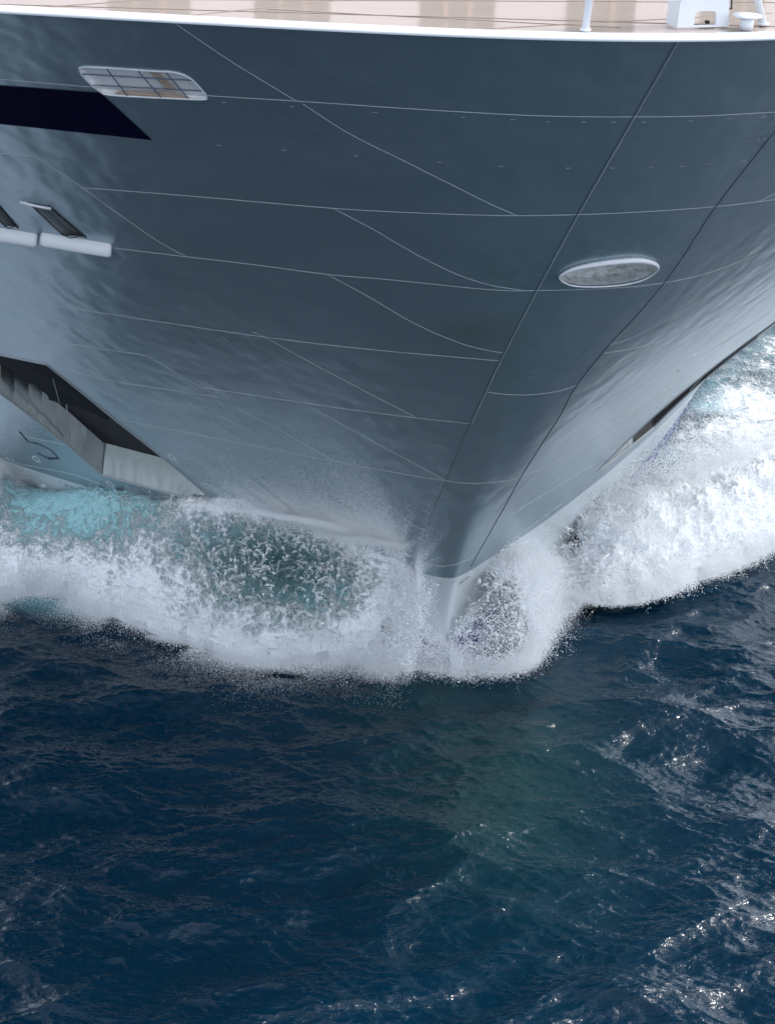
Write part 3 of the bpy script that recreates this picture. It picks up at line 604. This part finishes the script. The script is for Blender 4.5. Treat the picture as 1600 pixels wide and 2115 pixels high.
# ------------------------------------------------------------------ ocean spectrum
def ocean(L, N, lmin, lmax, rms, seed, wind, chop):
    rng = np.random.default_rng(seed); k1 = np.fft.fftfreq(N, L/N)*2*np.pi; kx, ky = np.meshgrid(k1, k1, indexing='ij')
    k = np.hypot(kx, ky); k[0, 0] = 1
    kp = 2*np.pi/lmax; S = k**-4.*np.exp(-1.25*(kp/k)**2); c = (kx*math.cos(wind)+ky*math.sin(wind))/k
    S *= (.05+np.abs(c)**4)*np.exp(-(k*lmin/(2*np.pi))**2*.5); S[0, 0] = 0
    A = (rng.standard_normal((N, N))+1j*rng.standard_normal((N, N)))*np.sqrt(S)
    h = np.fft.ifft2(A); s = rms/h.real.std(); A = A*s
    h = np.fft.ifft2(A).real; dx = np.fft.ifft2(-1j*A*kx/k).real*chop; dy = np.fft.ifft2(-1j*A*ky/k).real*chop
    return L, N, np.stack([dx, dy, h], -1).astype(np.float32)
def samp(oc, x, y):
    L, N, T = oc; fx = (x/L*N) % N; fy = (y/L*N) % N; i = np.floor(fx).astype(int); j = np.floor(fy).astype(int); a = (fx-i)[..., None]; b = (fy-j)[..., None]
    i %= N; j %= N; i1 = (i+1) % N; j1 = (j+1) % N
    return T[i, j]*(1-a)*(1-b)+T[i1, j]*a*(1-b)+T[i, j1]*(1-a)*b+T[i1, j1]*a*b
OA = ocean(83., 1024, .9, 7., .125, 3, math.radians(97), -1.15)
OB = ocean(19.7, 1024, .09, .50, .0118, 8, math.radians(80), -1.)
def poly_sd(x, y, L):
    """signed distance, positive inside"""
    P = np.stack([x.ravel(), y.ravel()], 1).astype(np.float32); d = np.full(len(P), 1e9, np.float32); L = np.array(L, np.float32)
    for i in range(len(L)):
        a, b = L[i-1], L[i]; ab = b-a; t = np.clip(((P-a)@ab)/(ab@ab+1e-9), 0, 1); q = P-a-t[:, None]*ab; d = np.minimum(d, (q*q).sum(1))
    d = np.sqrt(d); return np.where(inside(P, L), d, -d).reshape(x.shape)
def w2(L):  # ship-frame (t, s) -> world xy list
    Q = to_world(np.array([(a, b-Y0, 0) for a, b in L])); return Q[:, :2]
xs = np.concatenate([-17-np.geomspace(.1, 5000, 55)[::-1], np.arange(-17, 25, .055), 25+np.geomspace(.1, 5000, 55)])
yd = [24.]
while yd[-1] < 100: yd.append(yd[-1]+.045*yd[-1]/32)
ys = np.concatenate([24-np.geomspace(.1, 5000, 55)[::-1], yd, 100+np.geomspace(.2, 5000, 50)])
X, Y = np.meshgrid(xs, ys, indexing='ij')
fade = sst(X, -40, -17)*sst(-X, -50, -25)*sst(Y, 0, 24)*sst(-Y, -130, -95)
dsp = samp(OA, X, Y)*(.25+.75*fade)[..., None] + samp(OB, X, Y)*fade[..., None]
ff = fade
# foam fields
FR = poly_sd(X, Y, w2(D['FOAMR']))
nz = fbm(np.stack([X, Y, 0*X], -1)*.35, 4); nz2 = fbm(np.stack([X*.7, Y*1.4, 0*X+9], -1), 4)
foam = sst(FR+(nz-.5)*3, -.6, 1.4)*(.62+.5*(nz2-.35))
aqua = sst(FR, -.3, 1.5)*(.25+.75*sst(nz, .4, .62))
# port wake band out of frame, added wide to brighten the hull by reflection, and the foam along the ship's left side
left = w2([(-7,47), (-10.5,49.2), (-13,50.2), (-15,46), (-18,42), (-30,38), (-60,90), (-60,160), (-18,160), (-14,62), (-8,52)])
FL = poly_sd(X, Y, left); foam = np.maximum(foam, sst(FL+(nz-.5)*2, -.3, 1.5)*.85); aqua = np.maximum(aqua, sst(FL, -.3, 1.5)*.8)
for (t, s), r, k in (((6.3,49.6),1.6,.97), ((6.9,51.2),1.7,.95), ((7.9,52.6),1.4,.8), ((11.8,57.3),2.6,.95), ((20.6,64),1.8,.5), ((16.4,60.5),1.6,.5)):
    c = w2([(t, s)])[0]; q = np.exp(-(((X-c[0])/r)**2+((Y-c[1])/(r*.7))**2)**1.5); foam = foam*(1-k*q); aqua = aqua*(1-.7*q)
# small whitecaps on the steepest crests
crest = sst(dsp[..., 2]+.35*(nz2-.5), .55, .85)*fade
foam = np.maximum(foam, crest*.18)
gc = w2([(-.3,37.6)])[0]; green = np.exp(-(((X-gc[0])/3.2)**2+((Y-gc[1])/5.)**2))*.8
gc2 = w2([(-1.0,42.)])[0]; green = np.maximum(green, .55*np.exp(-(((X-gc2[0])/3.)**2+((Y-gc2[1])/2.5)**2)))
rough_up = sst(FR, 0, 2)
H3 = fbm(np.stack([X, Y, 0*X+3], -1)*.8, 4, .55, True)
Vs = np.stack([X, Y, 0*X], -1)+dsp; Vs[..., 2] += rough_up*(H3-.5)*.35*fade
sea = mesh_obj('sea', Vs.reshape(-1, 3), grid_faces(len(xs), len(ys)), M_sea, None, True, dict(foam=foam, aqua=aqua, green=green))
sea['kind'] = 'structure'

# ------------------------------------------------------------------ bow waves
DROPS = []     # (points, radius)
rng = np.random.default_rng(11)
def curve(P, n):
    P = np.array(P, float); Q = np.vstack([2*P[0]-P[1], P, 2*P[-1]-P[-2]]); x = np.linspace(0, len(P)-1-1e-6, n); i = x.astype(int); w = (x-i)[:, None]
    a, b, c, d = Q[i], Q[i+1], Q[i+2], Q[i+3]; return .5*(2*b+(c-a)*w+(2*a-5*b+4*c-d)*w*w+(3*b-a-3*c+d)*w**3)
def normals(P):
    a = np.gradient(P, axis=0); b = np.gradient(P, axis=1); n = np.cross(a, b); n /= np.linalg.norm(n, axis=-1, keepdims=True)+1e-9
    n *= np.where(n[..., 2:3]+(-n[..., 1:2])*.6 < 0, -1, 1); return n
def wave_sheet(name, I, O, hump, prof_h, prof_w, nu, nv, foam_f, aqua_f, green_f, amp, keep=None, label=''):
    I = curve(I, nu); O = curve(O, nu); u = np.linspace(0, 1, nu)[:, None]; v = np.linspace(0, 1, nv)[None]
    h = np.interp(v, *prof_h); w = np.interp(v, *prof_w); k = np.ones(9)/9
    h = np.convolve(np.pad(h[0], 4*max(1, nv//60), 'edge'), np.ones(8*max(1, nv//60)+1)/(8*max(1, nv//60)+1), 'valid')[None]
    P = np.empty((nu, nv, 3)); P[..., :2] = I[:, None, :2]+(O-I)[:, None, :2]*w[..., None]
    P[..., 2] = (I[:, 2:3]*h+hump(u, v))*(sst(u, -.005, .045) if name == 'bow_wave' and nu > 1000 else 1)
    W = to_world(P); n = normals(W)
    b1 = fbm(W*1.1, 6, .55, True)-.55; b2 = fbm(W*3.7+5, 4, .6, True)-.55
    U = u+0*v; Vv = v+0*u
    edge = sst(Vv, 0, .06)*sst(1-Vv, -.02, .12)
    A = amp(U, Vv)*(.35+.65*edge); W = W+n*((b1*.75+b2*.25)*A)[..., None]
    fo, aq, gr = foam_f(U, Vv, W), aqua_f(U, Vv, W), green_f(U, Vv, W)
    F = grid_faces(nu, nv)
    if keep is not None:
        K = keep(U, Vv, W).ravel(); F = F[K[F].all(1)]
    o = mesh_obj(name, W.reshape(-1, 3), F, M_wave, None, True, dict(foam=fo, aqua=aq, green=gr)); o['kind'] = 'stuff'; o['label'] = label; o['category'] = 'bow wave'
    return W, n, fo
g2 = lambda x, c, s: np.exp(-((x-c)/s)**2)
TW = [tuple(hp(t, z, -.15)) for t, z in D['TOPW']]
FW = [(t, s-Y0, 0) for t, s in D['FRONTW']]
def hollow(U, V): return np.exp(-(((U-.58)/.15)**2+((V-.60)/.24)**2)**1.4)
def turq(U, V): return np.exp(-(((U-.24)/.17)**2+((V-.30)/.44)**2)**1.6)
def amp1(U, V): return .75*(1-.65*hollow(U, V))*(1-.75*g2(U, .2, .16)*(V < 9)*sst(.75-V, 0, .3))*(1-.6*sst(U, .8, 1.))
def foam1(U, V, W):
    n = fbm(W*.9+3, 4); f = .97-.80*hollow(U, V)*(1.1-.5*(n-.3))-.64*turq(U, V)
    f = np.maximum(f, .9*sst(V+(n-.5)*.2, .80, .9)); return np.clip(f+.25*(n-.5), 0, 1.05)
def aqua1(U, V, W): return np.clip(.9-.80*hollow(U, V)-.35*g2(U, .38, .1)*g2(V, .0, .2), .08, 1)
W1, N1, F1 = wave_sheet('bow_wave', TW, FW, lambda u, v: .35*np.sin(np.pi*np.clip(v/.6, 0, 1))*(1-u)**.3-.0*v,
    ((0,.12,.3,.5,.68,.82,.93,1), (1,1.06,1.02,.86,.62,.36,.13,-.03)), ((0,.25,.5,.75,.9,1), (0,.32,.62,.86,.96,1)),
    1100, 300, foam1, aqua1, lambda U, V, W: hollow(U, V)*.9, amp1, keep=lambda U, V, W: ((U < .815+.09*(vnoise(W*2.)-.5)+.04*(vnoise(W*7.)-.5)-.03*V) | (V > .94)) & (U < .985),
    label='white breaking bow wave curling off the left side of the bow')
# right shoulder: thrown ridge beside the stem
R_in = [tuple(hp(t, z, -.1)) for t, z in ((.15,1.3), (.7,2.2), (1.4,2.9), (2.2,3.1), (2.9,2.5), (3.6,1.9), (4.4,1.0), (5.2,.3))]
R_out = [(t, s-Y0, 0) for t, s in D['FRONTR']]
W2_, N2, F2 = wave_sheet('bow_wave', R_in, R_out, lambda u, v: .25*np.sin(np.pi*v)*sst(u, .3, .6)+.0*v,
    ((0,.2,.5,.8,.93,1), (1,1.05,.8,.4,.15,-.03)), ((0,.3,.6,.85,1), (0,.35,.68,.9,1)), 700, 220,
    lambda U, V, W: np.clip(.95-.0*V+.2*(fbm(W, 3)-.5), 0, 1), lambda U, V, W: .5+0*U, lambda U, V, W: 0*U, lambda U, V: .6+0*U,
    keep=lambda U, V, W: (U > .52-.15*(1-V)+.2*(vnoise(W*1.5)-.5)+.06*(vnoise(W*6)-.5)) | (V > .94), label='white spray shoulder thrown up on the right of the stem')
# far right mound rolling away
O3 = np.array([(t, s-Y0, 0) for t, s in D['FRONT3']]); I3 = O3+np.array((-.3, 5.2, 0)); I3[:, 2] = .15; I3[0] += (0, -3, 0); I3[1] += (0,-2,0)
W3, N3, F3 = wave_sheet('side_wave', I3, O3, lambda u, v: (np.array(1.9)*np.sin(np.pi*np.clip(v,0,1)**1.25))*sst(u, -.02, .3)*(1-.15*u),
    ((0,1), (1,0)), ((0,1), (0,1)), 1000, 330,
    lambda U, V, W: np.clip(.97-.35*sst(.35-V, -.05, .3)-.55*np.exp(-(((U-.17)/.06)**2+((V-.55)/.12)**2))-.5*np.exp(-(((U-.36)/.09)**2+((V-.25)/.14)**2))+.3*(fbm(W*.8, 4)-.5), 0, 1),
    lambda U, V, W: .75*sst(fbm(W*.5+7, 3), .35, .6), lambda U, V, W: 0*U, lambda U, V: 1.3+0*U, keep=lambda U, V, W: ~((U < .20+.05*(vnoise(W*1.3)-.5)) & (V < .62+.25*(vnoise(W*1.7+4)-.5))), label='foaming side wave rolling off to the right of the ship')

# ------------------------------------------------------------------ spray: real droplets
def emit(W, N, n, weight, h, drift=(0,0,0), fall=0.):
    nu, nv = W.shape[:2]; w = weight.ravel()/weight.sum(); idx = rng.choice(len(w), n, p=w); i, j = np.divmod(idx, nv)
    P = W[i, j]+rng.normal(0, .04, (n, 3)); hh = rng.exponential(1, n)*(h if np.isscalar(h) else h[i, j])
    P = P+N[i, j]*hh[:, None]+np.array(drift)*hh[:, None]; P[:, 2] += hh*fall
    return P
def clump(P, sc, lo, hi):
    """keep droplets where a 3-D noise is high, so they gather in rags and threads"""
    k = fbm(P*sc, 4, .6, True); return P[rng.random(len(P)) < sst(k, lo, hi)]
def radii(n, base=.007, big=.022, pb=.03):
    r = base*(.6+.8*rng.random(n)); b = rng.random(n) < pb; r[b] = base+(big-base)*rng.random(b.sum())**2; return r
U1, V1 = np.meshgrid(np.linspace(0, 1, W1.shape[0]), np.linspace(0, 1, W1.shape[1]), indexing='ij')
H1, T1 = hollow(U1, V1), turq(U1, V1)
def put(P, **kw): P = P[P[:, 2] > -.2]; DROPS.append((P, radii(len(P), **kw)))
def threads(W, N, n, weight, speed, steps=44, size=.02, spread=.55):
    """strings of water: each thread is a run of drops along its own small throw"""
    P0 = emit(W, N, n, weight, .02); nu, nv = W.shape[:2]
    v = rng.normal(0, spread, (n, 3)); v[:, 2] = np.abs(v[:, 2])+.35; v[:, 1] -= .35; v *= speed*(.4+rng.random((n, 1))**2*1.6)
    t = np.linspace(0, 1, steps)[None, :, None]*(.5+.5*rng.random((n, 1, 1)))
    P = P0[:, None]+v[:, None]*t+np.array((0, 0, -.9))*speed*t*t+rng.normal(0, .012, (n, steps, 3))*(1+3*t)
    r = size*(.25+.9*rng.random((n, 1))**2)*(1-.7*t[..., 0]*np.ones((n, steps))/1.)*(.6+.6*rng.random((n, steps)))
    k = (P[..., 2] > -.1); DROPS.append((P[k], r[k]))
den = (1-.95*H1)*(1-.97*T1)*(U1 < .84)
put(clump(emit(W1, N1, 60000, den*(.15+g2(V1, .08, .2)), .16), 1.5, .54, .68))
put(clump(emit(W1, N1, 110000, g2(V1, .93, .08)*(U1 < .86), .16, (0,-.5,.1)), 1.6, .5, .7))
threads(W1, N1, 1700, H1**.6*(U1 < .8)+.02*(U1 < .8)*(1-T1)+.25*g2(V1, .9, .1)*(U1 < .8), .75, size=.014)
threads(W1, N1, 1300, g2(V1, .02, .05)*sst(U1, .25, .4)*(U1 < .8), .55, size=.018)
put(emit(W1, N1, 190000, g2(V1, .03, .07)*sst(U1, .3, .5)*(1-1.*sst(U1, .80, .86)), .24, (0,0,.5)), base=.0045, big=.008)      # mist up the hull
put(emit(W1, N1, 480000, g2(V1, .03, .07)*sst(U1, .2, .5)*(1-1.*sst(U1, .78, .84)), .60, (-.1,.1,.85)), base=.003, big=.004)
put(emit(W1, N1, 420000, g2(V1, .03, .07)*sst(U1, .25, .5)*(1-1.*sst(U1, .78, .84)), 1.0, (-.1,.15,1.2)), base=.003, big=.004)  # wider droplet haze, added to lighten the lower hull
put(emit(W1, N1, 60000, g2(V1, .1, .2)*sst(.10-U1, 0, .1), .4, (-.1,-.1,.5)), base=.006)
spk = ((U1 > .76) & (V1 > .55))*(.2+sst(V1, .5, .95))
put(clump(emit(W1, N1, 40000, spk, .10), 2.5, .35, .65), base=.006, big=.02, pb=.06)
put(clump(emit(W1, N1, 45000, g2(U1, .83, .03)*(V1 > .2), .12), 2.2, .42, .62), base=.008, big=.026, pb=.08)
fc = to_world(np.vstack([curve(FW[12:], 200), curve([FW[-1]]+[(t, s-Y0, 0) for t, s in D['FRONTR'][1:6]], 200)])); i = rng.integers(0, len(fc), 45000)
put(clump(fc[i]+np.stack([rng.normal(0, .2, len(i)), rng.normal(.1, .25, len(i)), rng.exponential(.12, len(i))], 1), 2, .42, .62), base=.007)
U2, V2 = np.meshgrid(np.linspace(0, 1, W2_.shape[0]), np.linspace(0, 1, W2_.shape[1]), indexing='ij')
put(clump(emit(W2_, N2, 120000, (V2 > .3)*(.05+V2**2)+.5*sst(U2, .3, .6), .16), 2.4, .38, .66), base=.007, big=.024, pb=.08)
put(clump(emit(W2_, N2, 40000, g2(U2, .42, .08)*(V2 < .35), .12), 2.2, .42, .62), base=.008, big=.026, pb=.08)
threads(W2_, N2, 1500, (V2 > .2)*(.1+sst(U2, .15, .5)), .8, size=.02)
put(clump(emit(W2_, N2, 70000, (g2(V2, .1, .25)*sst(U2, .35, .5)+g2(V2, .94, .06)*(.3+U2)), .24, (0,0,.3)), 1.6, .48, .66))
U3, V3 = np.meshgrid(np.linspace(0, 1, W3.shape[0]), np.linspace(0, 1, W3.shape[1]), indexing='ij')
F3 = F3*(1-.9*(U3 < .2)*(V3 < .62))
put(clump(emit(W3, N3, 110000, .02+F3**2*(.3+V3), .25), .9, .5, .66), base=.009, big=.035)
threads(W3, N3, 1800, .3+g2(V3, .3, .15), 1.0, size=.026)
put(clump(emit(W3, N3, 130000, g2(V3, .2, .12)*sst(U3, .2, .6), .6, (0,.3,.4)), .5, .45, .62), base=.009, big=.02)
put(clump(emit(W3, N3, 90000, g2(V3, .97, .06), .3, (0,-.5,.1)), 1.2, .45, .62), base=.009, big=.025)
# low mist skimming the water in front of the left wave
fw = to_world(curve(FW, 400)); i = rng.integers(0, 330, 300000); P = fw[i]+np.stack([rng.normal(0, .3, len(i)), -rng.exponential(.4, len(i)), rng.exponential(.08, len(i))+.1], 1)
put(P[rng.random(len(P)) < sst(fbm(P*np.array((.6,1.4,1)), 3), .38, .62)], base=.004, big=.010, pb=.01)

M_spray = mat('spray_droplets', (.88,.91,.94), .4)
def points_group():
    ng = bpy.data.node_groups.new('droplets', 'GeometryNodeTree')
    ng.interface.new_socket('Geometry', in_out='INPUT', socket_type='NodeSocketGeometry'); ng.interface.new_socket('Geometry', in_out='OUTPUT', socket_type='NodeSocketGeometry')
    a = ng.nodes.new('NodeGroupInput'); z = ng.nodes.new('NodeGroupOutput'); m = ng.nodes.new('GeometryNodeMeshToPoints'); r = ng.nodes.new('GeometryNodeInputNamedAttribute'); s = ng.nodes.new('GeometryNodeSetMaterial')
    r.data_type = 'FLOAT'; r.inputs['Name'].default_value = 'rad'; s.inputs['Material'].default_value = M_spray
    ng.links.new(a.outputs[0], m.inputs['Mesh']); ng.links.new(r.outputs['Attribute'], m.inputs['Radius']); ng.links.new(m.outputs[0], s.inputs['Geometry']); ng.links.new(s.outputs[0], z.inputs[0])
    return ng
P = np.concatenate([p for p, r in DROPS]); R = np.concatenate([r for p, r in DROPS]); print('droplets', len(P))
me = bpy.data.meshes.new('spray'); me.vertices.add(len(P)); me.vertices.foreach_set('co', P.astype(np.float32).ravel())
at = me.attributes.new('rad', 'FLOAT', 'POINT'); at.data.foreach_set('value', R.astype(np.float32)); me.materials.append(M_spray)
spray = bpy.data.objects.new('spray', me); bpy.context.collection.objects.link(spray)
md = spray.modifiers.new('droplets', 'NODES'); md.node_group = points_group()
spray['kind'] = 'stuff'; spray['label'] = 'white airborne spray droplets over the bow waves'; spray['category'] = 'spray'
